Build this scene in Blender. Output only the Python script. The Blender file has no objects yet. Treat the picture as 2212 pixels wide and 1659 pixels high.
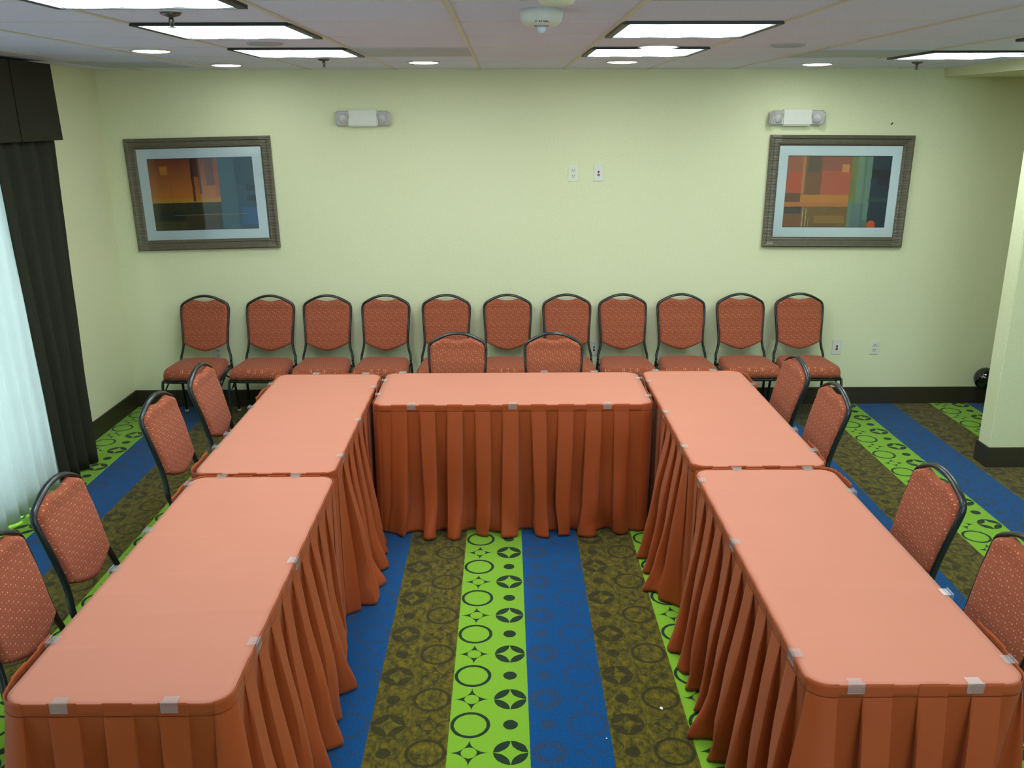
import bpy, bmesh, math, random
from mathutils import Vector, Matrix, noise
random.seed(7)
SC = bpy.context.scene
COL = SC.collection
PI = math.pi

# ------------------------------------------------------------------ room numbers (metres)
H = 2.555           # ceiling height
WY = 6.836          # back wall
XL = -2.963         # left wall
XR = 4.4            # right wall
YF = -2.6           # wall behind the camera
TZ = 0.749          # cloth height
CAMH = 2.2109

# ------------------------------------------------------------------ node helpers
def srgb(r, g, b):
    f = lambda c: (c/255/12.92) if c/255 <= .04045 else ((c/255+.055)/1.055)**2.4
    return (f(r), f(g), f(b), 1)

class V:
    """tiny expression wrapper over shader math nodes"""
    def __init__(s, nt, sock): s.nt, s.k = nt, sock
    def _m(s, op, *a, clamp=False):
        n = s.nt.nodes.new('ShaderNodeMath'); n.operation = op; n.use_clamp = clamp
        for i, x in enumerate((s,)+a):
            if isinstance(x, V): s.nt.links.new(x.k, n.inputs[i])
            else: n.inputs[i].default_value = x
        return V(s.nt, n.outputs[0])
    def __add__(s, o): return s._m('ADD', o)
    __radd__ = __add__
    def __sub__(s, o): return s._m('SUBTRACT', o)
    def __rsub__(s, o): return s._m('MULTIPLY', -1.0)._m('ADD', o)
    def __mul__(s, o): return s._m('MULTIPLY', o)
    __rmul__ = __mul__
    def __truediv__(s, o): return s._m('DIVIDE', o)
    def mod(s, o): return s._m('FLOORED_MODULO', o)
    def floor(s): return s._m('FLOOR')
    def frac(s): return s._m('FRACT')
    def abs(s): return s._m('ABSOLUTE')
    def sin(s): return s._m('SINE')
    def gt(s, o): return s._m('GREATER_THAN', o)
    def lt(s, o): return s._m('LESS_THAN', o)
    def eq(s, o, e): return s._m('COMPARE', o, e)
    def mx(s, o): return s._m('MAXIMUM', o)
    def mn(s, o): return s._m('MINIMUM', o)
    def pw(s, o): return s._m('POWER', o)
    def hyp(s, o): return (s*s + o*o)._m('SQRT')
    def clamp(s): return s._m('ADD', 0.0, clamp=True)

def nodes(name):
    m = bpy.data.materials.new(name); m.use_nodes = True
    nt = m.node_tree
    b = nt.nodes['Principled BSDF']
    return m, nt, b

def xyz(nt):
    tc = nt.nodes.new('ShaderNodeTexCoord'); sp = nt.nodes.new('ShaderNodeSeparateXYZ')
    nt.links.new(tc.outputs['Object'], sp.inputs[0])
    return tc, [V(nt, sp.outputs[i]) for i in range(3)]

def noise_t(nt, tc, scale, detail=3, rough=.5, stretch=None):
    n = nt.nodes.new('ShaderNodeTexNoise'); n.inputs['Scale'].default_value = scale
    n.inputs['Detail'].default_value = detail; n.inputs['Roughness'].default_value = rough
    if stretch:
        mp = nt.nodes.new('ShaderNodeMapping'); mp.inputs['Scale'].default_value = stretch
        nt.links.new(tc.outputs['Object'], mp.inputs[0]); nt.links.new(mp.outputs[0], n.inputs['Vector'])
    else: nt.links.new(tc.outputs['Object'], n.inputs['Vector'])
    return V(nt, n.outputs[0])

def mixc(nt, fac, a, b):
    n = nt.nodes.new('ShaderNodeMix'); n.data_type = 'RGBA'
    if isinstance(fac, V): nt.links.new(fac.k, n.inputs[0])
    else: n.inputs[0].default_value = fac
    for x, i in ((a, 6), (b, 7)):
        if isinstance(x, bpy.types.NodeSocket): nt.links.new(x, n.inputs[i])
        else: n.inputs[i].default_value = x
    return n.outputs[2]

def bump(nt, b, h, strength=.3, dist=.002):
    n = nt.nodes.new('ShaderNodeBump'); n.inputs['Strength'].default_value = strength
    n.inputs['Distance'].default_value = dist
    nt.links.new(h.k, n.inputs['Height']); nt.links.new(n.outputs[0], b.inputs['Normal'])

def plain(name, col, rough=.6, metal=0, spec=.5, var=.06, vs=30):
    m, nt, b = nodes(name)
    tc, _ = xyz(nt)
    nz = noise_t(nt, tc, vs)
    dark = tuple(c*(1-2*var) for c in col[:3])+(1,)
    lite = tuple(min(1, c*(1+2*var)) for c in col[:3])+(1,)
    nt.links.new(mixc(nt, nz, dark, lite), b.inputs['Base Color'])
    b.inputs['Roughness'].default_value = rough; b.inputs['Metallic'].default_value = metal
    b.inputs['Specular IOR Level'].default_value = spec
    return m

def emit(name, col, strength, wave=0):
    m, nt, b = nodes(name)
    b.inputs['Base Color'].default_value = (.8, .8, .8, 1)
    b.inputs['Emission Color'].default_value = col
    b.inputs['Emission Strength'].default_value = strength
    if wave:
        tc, (x, y, z) = xyz(nt)
        k = ((x*(2*PI/.2)).sin()*.5+.5)*wave
        k = (1.0-k)*strength
        nt.links.new(k.k, b.inputs['Emission Strength'])
    return m

# ------------------------------------------------------------------ materials
M = {}
def mat_wall():
    m, nt, b = nodes('wallcovering')
    tc, (x, y, z) = xyz(nt)
    n1 = noise_t(nt, tc, 85, 4, .7, (1, 1, 1.3))
    n2 = noise_t(nt, tc, 240, 2, .6)
    n3 = noise_t(nt, tc, 1.1, 2)
    c = mixc(nt, ((n1-.35)*2.2).clamp(), srgb(213, 212, 166), srgb(226, 227, 188))
    c = mixc(nt, ((n3-.4)*1.6).clamp(), c, srgb(219, 220, 180))
    nt.links.new(c, b.inputs['Base Color'])
    b.inputs['Roughness'].default_value = .6
    b.inputs['Specular IOR Level'].default_value = .3
    bump(nt, b, n1*.6+n2*.4, .35, .0015)
    return m
M['wall'] = mat_wall()

def mat_ceiling():
    m, nt, b = nodes('ceiling_tile')
    tc, (x, y, z) = xyz(nt)
    n1 = noise_t(nt, tc, 260, 3, .7)
    c = mixc(nt, ((n1-.4)*3).clamp(), srgb(212, 214, 242), srgb(234, 236, 255))
    nt.links.new(c, b.inputs['Base Color'])
    b.inputs['Roughness'].default_value = .9
    b.inputs['Specular IOR Level'].default_value = .1
    bump(nt, b, n1, .25, .001)
    return m
M['ceiling'] = mat_ceiling()

def mat_carpet():
    m, nt, b = nodes('patterned_carpet')
    tc, (x, y, z) = xyz(nt)
    C0, CW, P = -.221, .303, .312
    wob = (noise_t(nt, tc, 60, 2)-.5)*.004
    x = x+wob; y = y+wob
    t = (x-C0)/CW
    k = t.floor(); mm = k.mod(3.0)
    u = (t-k)*CW
    isg = mm.eq(0.0, .1); isb = mm.eq(1.0, .1); iso = mm.eq(2.0, .1)
    xf = isg*u + (1.0-isg)*(CW-u)
    yy = y-2.878+iso*(P/2)
    a = ((yy+P/2).mod(P)-P/2)
    bb = (yy.mod(P)-P/2)
    dx = xf-.079; d2 = xf-.232
    ring = (dx.hyp(a)-.0690).abs().lt(.0070)
    s = .0745
    ax = dx.abs(); ab = bb.abs()
    star = (ax-s).hyp(ab-s).gt(s)*ax.lt(s)*ab.lt(s)*dx.hyp(bb).gt(.029)
    R = .064
    leaf = d2.hyp(bb).lt(R)*((d2.abs()-R).hyp(ab-R)).lt(R*.985)
    dot = d2.hyp(a).lt(.028)
    mo = ring.mx(star).mx(leaf).mx(dot)
    n1 = noise_t(nt, tc, 350, 2, .7)
    n2 = noise_t(nt, tc, 38, 4, .7, (1, .55, 1))
    n3 = noise_t(nt, tc, 120, 3, .6)
    green = mixc(nt, n1, srgb(104, 148, 28), srgb(128, 172, 44))
    blue = mixc(nt, ((n3-.3)*2).clamp(), srgb(0, 58, 102), srgb(0, 78, 134))
    oln = ((n2-.38)*3.2).clamp()
    olive = mixc(nt, oln, srgb(58, 52, 14), srgb(112, 97, 12))
    # faint drawn circles woven into the olive ground
    gx = ((x-C0-.045).mod(.101)-.0505); gy = (y.mod(.104)-.052)
    ghost = (gx.hyp(gy)-.044).abs().lt(.0035)*.45
    olive = mixc(nt, ghost, olive, srgb(46, 42, 22))
    base = mixc(nt, isb, green, blue); base = mixc(nt, iso, base, olive)
    mb = mixc(nt, ((n3-.35)*3).clamp(), srgb(32, 54, 74), srgb(62, 58, 54))
    mot = mixc(nt, isb, srgb(28, 48, 28), mb); mot = mixc(nt, iso, mot, mixc(nt, n1, srgb(34, 32, 16), srgb(54, 48, 18)))
    fac = mo*(isg*1.0+isb*.62+iso*.85)
    c = mixc(nt, fac, base, mot)
    nt.links.new(c, b.inputs['Base Color'])
    b.inputs['Roughness'].default_value = 1
    b.inputs['Specular IOR Level'].default_value = .05
    b.inputs['Sheen Weight'].default_value = .12
    bump(nt, b, n1*.7+n3*.3, .6, .004)
    return m
M['carpet'] = mat_carpet()

def mat_chair(name, horiz):
    """rust upholstery with staggered pale dots; horiz: pattern runs over x/y (seat) else x/z (back)"""
    m, nt, b = nodes(name)
    tc, (x, y, z) = xyz(nt)
    w = y-z if horiz else z
    RP, CP = .0122, .048
    v = w/RP; j = v.floor(); fv = (v.frac()-.5)*RP
    ph = x/CP + j*.385
    def dot(off, r):
        uu = ((ph+off).frac()-.5)*CP
        return uu.hyp(fv*1.1).lt(r)
    sel = (j.mod(4.0))
    big = dot(0, .0031)*sel.lt(2.5)
    mid = dot(.27, .0022)
    sm = dot(.68, .0016)
    n1 = noise_t(nt, tc, 500, 2, .6)
    n2 = noise_t(nt, tc, 25, 2)
    base = mixc(nt, n1, srgb(132, 64, 40), srgb(164, 85, 56))
    base = mixc(nt, (z*(2*PI/.0061) if not horiz else y*(2*PI/.0061)).sin()*.12+.12, base, srgb(120, 60, 40))
    base = mixc(nt, n2*.25, base, srgb(170, 96, 76))
    c = mixc(nt, big.mx(mid*.85).mx(sm*.6), base, srgb(192, 138, 100))
    nt.links.new(c, b.inputs['Base Color'])
    b.inputs['Roughness'].default_value = .85
    b.inputs['Specular IOR Level'].default_value = .12
    b.inputs['Sheen Weight'].default_value = .06
    bump(nt, b, n1, .25, .0008)
    return m
M['fabric_back'] = mat_chair('chair_fabric_back', False)
M['fabric_seat'] = mat_chair('chair_fabric_seat', True)

def mat_cloth(name, c1, c2, rough, sheen, bs, spec=.25):
    m, nt, b = nodes(name)
    tc, (x, y, z) = xyz(nt)
    n1 = noise_t(nt, tc, 700, 2, .6)
    n2 = noise_t(nt, tc, 5, 3, .5)
    c = mixc(nt, n1*.5+n2*.5, c1, c2)
    nt.links.new(c, b.inputs['Base Color'])
    b.inputs['Roughness'].default_value = rough
    b.inputs['Sheen Weight'].default_value = sheen
    b.inputs['Sheen Tint'].default_value = (1, .75, .55, 1)
    b.inputs['Specular IOR Level'].default_value = spec
    bump(nt, b, n1*.3+noise_t(nt, tc, 28, 3)*.7, bs, .002)
    return m
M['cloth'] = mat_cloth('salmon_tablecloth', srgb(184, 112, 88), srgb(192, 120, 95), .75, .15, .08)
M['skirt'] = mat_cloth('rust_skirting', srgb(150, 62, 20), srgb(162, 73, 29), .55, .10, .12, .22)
M['steel'] = plain('black_powder_coat', srgb(22, 30, 28), .32, 0, .6, .03)
M['baseboard'] = plain('dark_vinyl_base', srgb(52, 46, 30), .5, 0, .4, .05)
M['drape'] = plain('dark_olive_drape', srgb(44, 44, 32), .85, 0, .2, .12, 60)
M['valance'] = plain('dark_valance_fabric', srgb(46, 44, 32), .85, 0, .2, .12, 60)
M['white_plastic'] = plain('white_plastic', srgb(212, 210, 196), .4, 0, .5, .02)
M['grey_plastic'] = plain('lamp_head_plastic', srgb(190, 186, 182), .35, 0, .5, .04)
M['plate'] = plain('ivory_plate', srgb(218, 218, 190), .4, 0, .5, .02)
M['dark'] = plain('dark_slot', srgb(25, 25, 25), .6)
M['red'] = plain('red_insert', srgb(150, 50, 40), .5)
M['fixture'] = plain('black_fixture_frame', srgb(30, 30, 30), .5)
M['tbar'] = plain('beige_tbar', srgb(206, 198, 182), .5, 0, .3, .03)
M['vent'] = plain('vent_panel', srgb(186, 192, 200), .8, 0, .2, .03, 200)
M['grille'] = plain('speaker_grille', srgb(174, 176, 184), .8, 0, .2, .10, 400)
M['chrome'] = plain('sprinkler_metal', srgb(110, 106, 100), .35, .8, .5, .05)
M['mat'] = plain('mat_board', srgb(214, 226, 222), .8, 0, .2, .01)
M['lamp'] = emit('troffer_lens', (.80, .95, 1, 1), 6.6, .6)
M['down'] = emit('downlight_lens', (.90, .98, 1, 1), 11.0)
M['tabletop'] = plain('dark_tabletop', srgb(70, 62, 54), .5)
M['legsteel'] = plain('grey_leg_steel', srgb(80, 80, 80), .4, .5)
M['gloss'] = plain('glossy_black', srgb(6, 6, 10), .06, 0, .8, 0)
M['winframe'] = plain('window_frame_paint', srgb(200, 200, 196), .5)
M['paper'] = plain('white_scrap', srgb(235, 232, 222), .8)
M['nail'] = plain('nail_metal', srgb(60, 55, 40), .4, .6)
M['redtext'] = plain('red_lettering', srgb(140, 50, 60), .6)

def mat_clip():
    m, nt, b = nodes('clear_clip_plastic')
    out = nt.nodes['Material Output']
    tr = nt.nodes.new('ShaderNodeBsdfTransparent'); gl = nt.nodes.new('ShaderNodeBsdfGlossy'); df = nt.nodes.new('ShaderNodeBsdfDiffuse')
    tr.inputs[0].default_value = (.98, .99, .99, 1); gl.inputs['Roughness'].default_value = .12; df.inputs[0].default_value = (.85, .93, .93, 1)
    m1 = nt.nodes.new('ShaderNodeMixShader'); m1.inputs[0].default_value = .08
    nt.links.new(tr.outputs[0], m1.inputs[1]); nt.links.new(df.outputs[0], m1.inputs[2])
    lw = nt.nodes.new('ShaderNodeLayerWeight'); lw.inputs['Blend'].default_value = .5
    fr = V(nt, lw.outputs['Facing']).pw(3.0)*.5+.05
    m2 = nt.nodes.new('ShaderNodeMixShader')
    nt.links.new(fr.k, m2.inputs[0]); nt.links.new(m1.outputs[0], m2.inputs[1]); nt.links.new(gl.outputs[0], m2.inputs[2])
    nt.links.new(m2.outputs[0], out.inputs[0])
    return m
M['clip'] = mat_clip()
def mat_glass(name, col, a):
    m, nt, b = nodes(name)
    tc, _ = xyz(nt)
    nz = noise_t(nt, tc, 3)
    nt.links.new(mixc(nt, nz, col, col), b.inputs['Base Color'])
    b.inputs['Roughness'].default_value = .03; b.inputs['Alpha'].default_value = a
    return m
M['glass'] = mat_glass('window_glass', (.9, .95, 1, 1), .08)
def mat_picglass():
    m, nt, b = nodes('picture_glass')
    out = nt.nodes['Material Output']
    tr = nt.nodes.new('ShaderNodeBsdfTransparent'); gl = nt.nodes.new('ShaderNodeBsdfGlossy')
    gl.inputs['Roughness'].default_value = .05
    fr = nt.nodes.new('ShaderNodeFresnel'); fr.inputs['IOR'].default_value = 1.45
    mx = nt.nodes.new('ShaderNodeMixShader')
    nt.links.new(fr.outputs[0], mx.inputs[0]); nt.links.new(tr.outputs[0], mx.inputs[1]); nt.links.new(gl.outputs[0], mx.inputs[2])
    nt.links.new(mx.outputs[0], out.inputs[0])
    return m
M['picglass'] = mat_picglass()
def mat_sheer():
    m, nt, b = nodes('sheer_voile')
    out = nt.nodes['Material Output']
    tc, _ = xyz(nt)
    nz = noise_t(nt, tc, 300, 2, .5, (1, 1, .05))
    c = mixc(nt, nz, (.54, .57, .53, 1), (.62, .65, .60, 1))
    tl = nt.nodes.new('ShaderNodeBsdfTranslucent'); df = nt.nodes.new('ShaderNodeBsdfDiffuse')
    nt.links.new(c, tl.inputs[0]); nt.links.new(c, df.inputs[0])
    mx = nt.nodes.new('ShaderNodeMixShader'); mx.inputs[0].default_value = .5
    nt.links.new(tl.outputs[0], mx.inputs[1]); nt.links.new(df.outputs[0], mx.inputs[2])
    nt.links.new(mx.outputs[0], out.inputs[0])
    return m
M['sheer'] = mat_sheer()

def mat_frame():
    m, nt, b = nodes('ribbed_pewter_frame')
    tc, (x, y, z) = xyz(nt)
    n1 = noise_t(nt, tc, 40, 3)
    rib = ((z*(2*PI/.011)).sin()*.5+.5)
    side = x.abs().gt(.455)
    c = mixc(nt, n1, srgb(84, 80, 62), srgb(112, 104, 86))
    c = mixc(nt, rib*side*.5, c, srgb(138, 132, 118))
    nt.links.new(c, b.inputs['Base Color'])
    b.inputs['Roughness'].default_value = .42; b.inputs['Metallic'].default_value = .35
    bump(nt, b, rib*side, .8, .003)
    return m
M['frame'] = mat_frame()

def mat_art(name, w, h, rects, bg, disc=None):
    """abstract colour blocks; rects = (u0,u1,v0,v1,colour,opacity[,colour2 at the bottom])  v=0 at the bottom"""
    m, nt, b = nodes(name)
    tc, (x, y, z) = xyz(nt)
    u = x/w+.5; v = z/h+.5
    n1 = noise_t(nt, tc, 14, 4, .7); n2 = noise_t(nt, tc, 60, 3, .6, (1, 1, .4))
    wob = (n2-.5)*.02
    u = u+wob; v = v+wob
    c = mixc(nt, n1, bg, tuple(q*.55 for q in bg[:3])+(1,))
    for r in rects:
        u0, u1, v0, v1, col, op = r[:6]
        mask = u.eq((u0+u1)/2, (u1-u0)/2)*v.eq((v0+v1)/2, (v1-v0)/2)
        if len(r) > 6:
            g = ((v-v0)/(v1-v0)).clamp()
            cc = mixc(nt, g, r[6], col)
        else:
            cc = mixc(nt, n1, col, tuple(q*.7 for q in col[:3])+(1,))
        c = mixc(nt, mask*op*((n1*.5+.75).clamp()), c, cc)
    if disc:
        du, dv, rr, col = disc
        mask = ((u-du)*w).hyp((v-dv)*h).lt(rr)
        c = mixc(nt, mask, c, col)
    nt.links.new(c, b.inputs['Base Color'])
    b.inputs['Roughness'].default_value = .5
    return m
S = srgb
M['art1'] = mat_art('abstract_art_blue_orange', .78, .52, [
    (0, 1, 0, 1, S(40, 84, 104), 1),
    (.66, .82, 0, 1, S(62, 108, 118), .8),
    (.85, 1, .05, .30, S(40, 100, 150), .7),
    (.82, 1, .62, 1, S(14, 62, 78), .7),
    (0, .655, .0, .385, S(54, 50, 16), 1),
    (.05, .30, .14, .26, S(14, 38, 34), .7),
    (0, .30, 0, .12, S(92, 88, 30), .6),
    (.30, .62, 0, .20, S(84, 62, 20), .6),
    (0, .66, .385, 1.0, S(124, 44, 20), 1, S(206, 124, 30)),
    (0, .66, .385, .44, S(206, 150, 30), .9),
    (.40, .425, .40, 1.0, S(70, 22, 20), .85),
    (.40, .47, .75, 1.0, S(60, 18, 18), .8),
    (.47, .49, .50, 1.0, S(84, 28, 22), .8),
    (.54, .62, .62, 1.0, S(92, 26, 30), .7),
    (.62, .66, .46, 1.0, S(186, 92, 62), .6),
    (.11, .18, .78, .90, S(212, 136, 44), 1),
    (.91, 1, .53, .62, S(4, 30, 46), .9),
    (.91, 1, .39, .47, S(4, 30, 46), .85),
    (.2, .9, .205, .212, S(170, 160, 90), .8),
], S(20, 60, 84))
M['art2'] = mat_art('abstract_art_orange_teal', .78, .52, [
    (0, .62, 0, 1, S(190, 92, 44), 1),
    (0, .17, .78, 1.0, S(176, 96, 56), 1),
    (.02, .15, .50, .78, S(206, 84, 34), .9),
    (.15, .20, .48, 1.0, S(206, 140, 66), .8),
    (.18, .34, .36, 1.0, S(128, 84, 40), .9),
    (.20, .32, .78, 1.0, S(96, 76, 40), .8),
    (.34, .62, .46, 1.0, S(200, 92, 56), .9),
    (.34, .62, .80, 1.0, S(150, 84, 60), .7),
    (.53, .60, .78, .89, S(226, 150, 70), 1),
    (.0, .62, .355, .46, S(212, 140, 36), .9),
    (0, .15, .355, .48, S(100, 62, 34), .9),
    (0, .62, .29, .355, S(206, 128, 50), .8),
    (0, .64, .0, .29, S(128, 92, 34), 1),
    (0, .17, .19, .29, S(58, 50, 54), .9),
    (0, .2, 0, .15, S(150, 84, 50), .7),
    (.30, .60, .05, .16, S(176, 130, 50), .6),
    (.62, .82, 0, 1, S(104, 136, 108), 1),
    (.62, .68, .36, 1.0, S(130, 132, 30), .8),
    (.66, .80, 0, .34, S(84, 116, 116), .7),
    (.77, .82, .1, 1, S(132, 160, 140), .6),
    (.82, 1, 0, 1, S(34, 56, 72), 1),
    (.82, 1, .70, .82, S(18, 28, 36), .9),
    (.88, 1, .60, .72, S(30, 26, 52), .8),
    (.80, 1, .36, .42, S(60, 96, 84), .5),
    (.185, .193, 0, .27, S(210, 200, 130), .9),
    (.215, .223, 0, .27, S(210, 200, 130), .9),
    (.245, .251, 0, .14, S(190, 180, 120), .7),
], S(60, 60, 60), (.865, .03, .033, S(214, 84, 16)))

# ------------------------------------------------------------------ geometry helpers
def link(name, bm, mats, parent=None, smooth=False, loc=None, rot=None):
    me = bpy.data.meshes.new(name)
    bm.normal_update(); bm.to_mesh(me); bm.free()
    mats = mats if isinstance(mats, (list, tuple)) else [mats]
    for m in mats: me.materials.append(m)
    if smooth:
        for p in me.polygons: p.use_smooth = True
    o = bpy.data.objects.new(name, me); COL.objects.link(o)
    if parent: o.parent = parent
    if loc: o.location = loc
    if rot: o.rotation_euler = rot
    return o

def tag(o, label, cat, group=None):
    o['label'] = label; o['category'] = cat
    if group: o['group'] = group
    return o

def struct(o, label=None):
    o['kind'] = 'structure'
    if label: o['label'] = label
    return o

def thing(name, label, cat, loc=(0, 0, 0), rotz=0, group=None):
    o = bpy.data.objects.new(name, None); COL.objects.link(o)
    o.location = loc; o.rotation_euler = (0, 0, rotz); o.empty_display_size = .1
    return tag(o, label, cat, group)

def box(bm, c, s, rot=None, bev=0):
    r = bmesh.ops.create_cube(bm, size=1)
    vs = r['verts']
    bmesh.ops.scale(bm, vec=s, verts=vs)
    if bev:
        es = list({e for v in vs for e in v.link_edges})
        rr = bmesh.ops.bevel(bm, geom=es, offset=bev, segments=2, affect='EDGES')
        vs = list({v for f in rr['faces'] for v in f.verts} | {v for v in vs if v.is_valid})
    if rot: bmesh.ops.rotate(bm, cent=(0, 0, 0), matrix=rot, verts=vs)
    bmesh.ops.translate(bm, vec=c, verts=vs)
    return vs

def bb(lo, hi, bev=0):
    bm = bmesh.new()
    c = [(a+b)/2 for a, b in zip(lo, hi)]; s = [b-a for a, b in zip(lo, hi)]
    box(bm, c, s, bev=bev)
    return bm

def sweep(bm, pts, r1, r2=None, n=10, up=(0, 1, 0), caps=True):
    """sweep an ellipse (r1 across, r2 along 'up') along a polyline"""
    r2 = r2 or r1
    pts = [Vector(p) for p in pts]; up = Vector(up)
    rings = []
    for i, p in enumerate(pts):
        d = (pts[min(i+1, len(pts)-1)]-pts[max(i-1, 0)]).normalized()
        b = (up-d*up.dot(d))
        if b.length < 1e-3: b = Vector((0, 0, 1))-d*d.z
        b.normalize(); a = d.cross(b).normalized()
        rings.append([bm.verts.new(p+a*r1*math.cos(2*PI*j/n)+b*r2*math.sin(2*PI*j/n)) for j in range(n)])
    for q, w in zip(rings, rings[1:]):
        for j in range(n): bm.faces.new((q[j], q[(j+1) % n], w[(j+1) % n], w[j]))
    if caps:
        bm.faces.new(rings[0][::-1]); bm.faces.new(rings[-1])

def lathe(bm, prof, n=28, c=(0, 0, 0), cap=True):
    rings = [[bm.verts.new((c[0]+r*math.cos(2*PI*j/n), c[1]+r*math.sin(2*PI*j/n), c[2]+z)) for j in range(n)] for r, z in prof]
    for q, w in zip(rings, rings[1:]):
        for j in range(n): bm.faces.new((q[j], q[(j+1) % n], w[(j+1) % n], w[j]))
    if cap:
        bm.faces.new(rings[0][::-1]); bm.faces.new(rings[-1])
    bmesh.ops.recalc_face_normals(bm, faces=bm.faces[:])

def catmull(pts, k=8):
    pts = [Vector(p) for p in pts]; out = []
    P = [pts[0]*2-pts[1]]+pts+[pts[-1]*2-pts[-2]]
    for i in range(1, len(P)-2):
        a, b, c, d = P[i-1:i+3]
        for j in range(k):
            t = j/k
            out.append(.5*((2*b)+(c-a)*t+(2*a-5*b+4*c-d)*t*t+(3*b-a-3*c+d)*t**3))
    out.append(pts[-1]); return out

# ------------------------------------------------------------------ the setting
struct(link('floor', bb((XL-.15, YF-.15, -.1), (XR+.15, WY+.15, 0)), M['carpet']), 'striped carpet in lime green, blue and olive with circles')
struct(link('ceiling', bb((XL-.15, YF-.15, H), (XR+.15, WY+.15, H+.1)), M['ceiling']), 'pale suspended ceiling')
struct(link('wall_back', bb((XL-.15, WY, 0), (XR+.15, WY+.15, H)), M['wall']), 'pale green-yellow wallcovering behind the chairs')
struct(link('wall_right', bb((XR, YF, 0), (XR+.15, WY, H)), M['wall']))
FX0, FX1, FZ0, FZ1 = .3, 3.3, .85, 2.3  # opening for an unseen window, added to let in cool fill light
bm = bmesh.new()
for lo, hi in (((XL-.15, YF-.15, 0), (FX0, YF, H)), ((FX1, YF-.15, 0), (XR+.15, YF, H)), ((FX0, YF-.15, 0), (FX1, YF, FZ0)), ((FX0, YF-.15, FZ1), (FX1, YF, H))):
    box(bm, [(a+b)/2 for a, b in zip(lo, hi)], [b-a for a, b in zip(lo, hi)])
struct(link('wall_front', bm, M['wall']))
fill_win = bpy.data.objects.new('fill_window', None); COL.objects.link(fill_win); struct(fill_win); fill_win.location = ((FX0+FX1)/2, YF-.08, FZ0)
bm = bmesh.new(); WW, HH = FX1-FX0, FZ1-FZ0
for x in (-WW/2+.025, 0, WW/2-.025): box(bm, (x, 0, HH/2), (.05, .06, HH))
for z in (.025, HH-.025): box(bm, (0, 0, z), (WW, .06, .05))
link('window_frame', bm, M['winframe'], fill_win)
link('window_pane', bb((-WW/2+.02, -.004, .02), (WW/2-.02, .004, HH-.02)), M['glass'], fill_win)
# left wall with window opening
WY0, WY1, WZ0, WZ1 = 1.2, 5.35, .12, 2.25
bm = bmesh.new()
for lo, hi in (((XL-.15, YF, 0), (XL, WY0, H)), ((XL-.15, WY1, 0), (XL, WY, H)), ((XL-.15, WY0, 0), (XL, WY1, WZ0)), ((XL-.15, WY0, WZ1), (XL, WY1, H))):
    box(bm, [(a+b)/2 for a, b in zip(lo, hi)], [b-a for a, b in zip(lo, hi)])
struct(link('wall_left', bm, M['wall']))
# partition wall end at the right and soffit behind it
PX, PY0, PY1 = 3.168, 5.457, 5.60
bm = bb((PX, PY0, 0), (XR, PY1, H), bev=.006)
struct(link('wall_partition', bm, M['wall']), 'end of the beige partition wall at the right')
struct(link('trim_1', bb((3.2, PY1, 2.492), (XR, WY, H)), M['wall']), 'low soffit over the alcove behind the partition')
# baseboards
BH = .136
struct(link('baseboard_back', bb((XL, WY-.014, 0), (XR, WY, BH), bev=.002), M['baseboard']))
bm = bmesh.new()
struct(link('baseboard_left', bb((XL, 5.4, 0), (XL+.014, WY-.014, BH), bev=.002), M['baseboard']))
bm = bmesh.new()
box(bm, ((PX-.012+XR)/2, PY0-.006, BH/2), (XR-PX+.012, .012, BH))
box(bm, (PX-.006, (PY0+PY1)/2+.003, BH/2), (.012, PY1-PY0+.006, BH))
struct(link('baseboard_partition', bm, M['baseboard']))
# ceiling grid: long T-bars and cross bars
GX0 = -.179
bm = bmesh.new()
i = -5
while GX0+.61*i < XR:
    gx = GX0+.61*i
    if gx > XL: box(bm, (gx, (YF+WY)/2, H-.002), (.019, WY-YF, .004))
    i += 1
for j in range(-3, 9):
    gy = .486+.61*j+.61
    if YF < gy < WY: box(bm, ((XL+XR)/2, gy, H-.0004), (XR-XL, .004, .0008))
struct(link('trim_2', bm, M['tbar']), 'beige metal bars of the ceiling grid')
# window
win = bpy.data.objects.new('window_1', None); COL.objects.link(win); struct(win); win.location = (XL-.08, (WY0+WY1)/2, WZ0)
bm = bmesh.new()
L = WY1-WY0; hh = WZ1-WZ0
for y in (-L/2+.025, -L/6, L/6, L/2-.025): box(bm, (0, y, hh/2), (.06, .05, hh))
for z in (.025, hh-.025): box(bm, (0, 0, z), (.06, L, .05))
link('window_frame', bm, M['winframe'], win)
link('window_pane', bb((-.004, -L/2+.02, .02), (.004, L/2-.02, hh-.02)), M['glass'], win)

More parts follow.
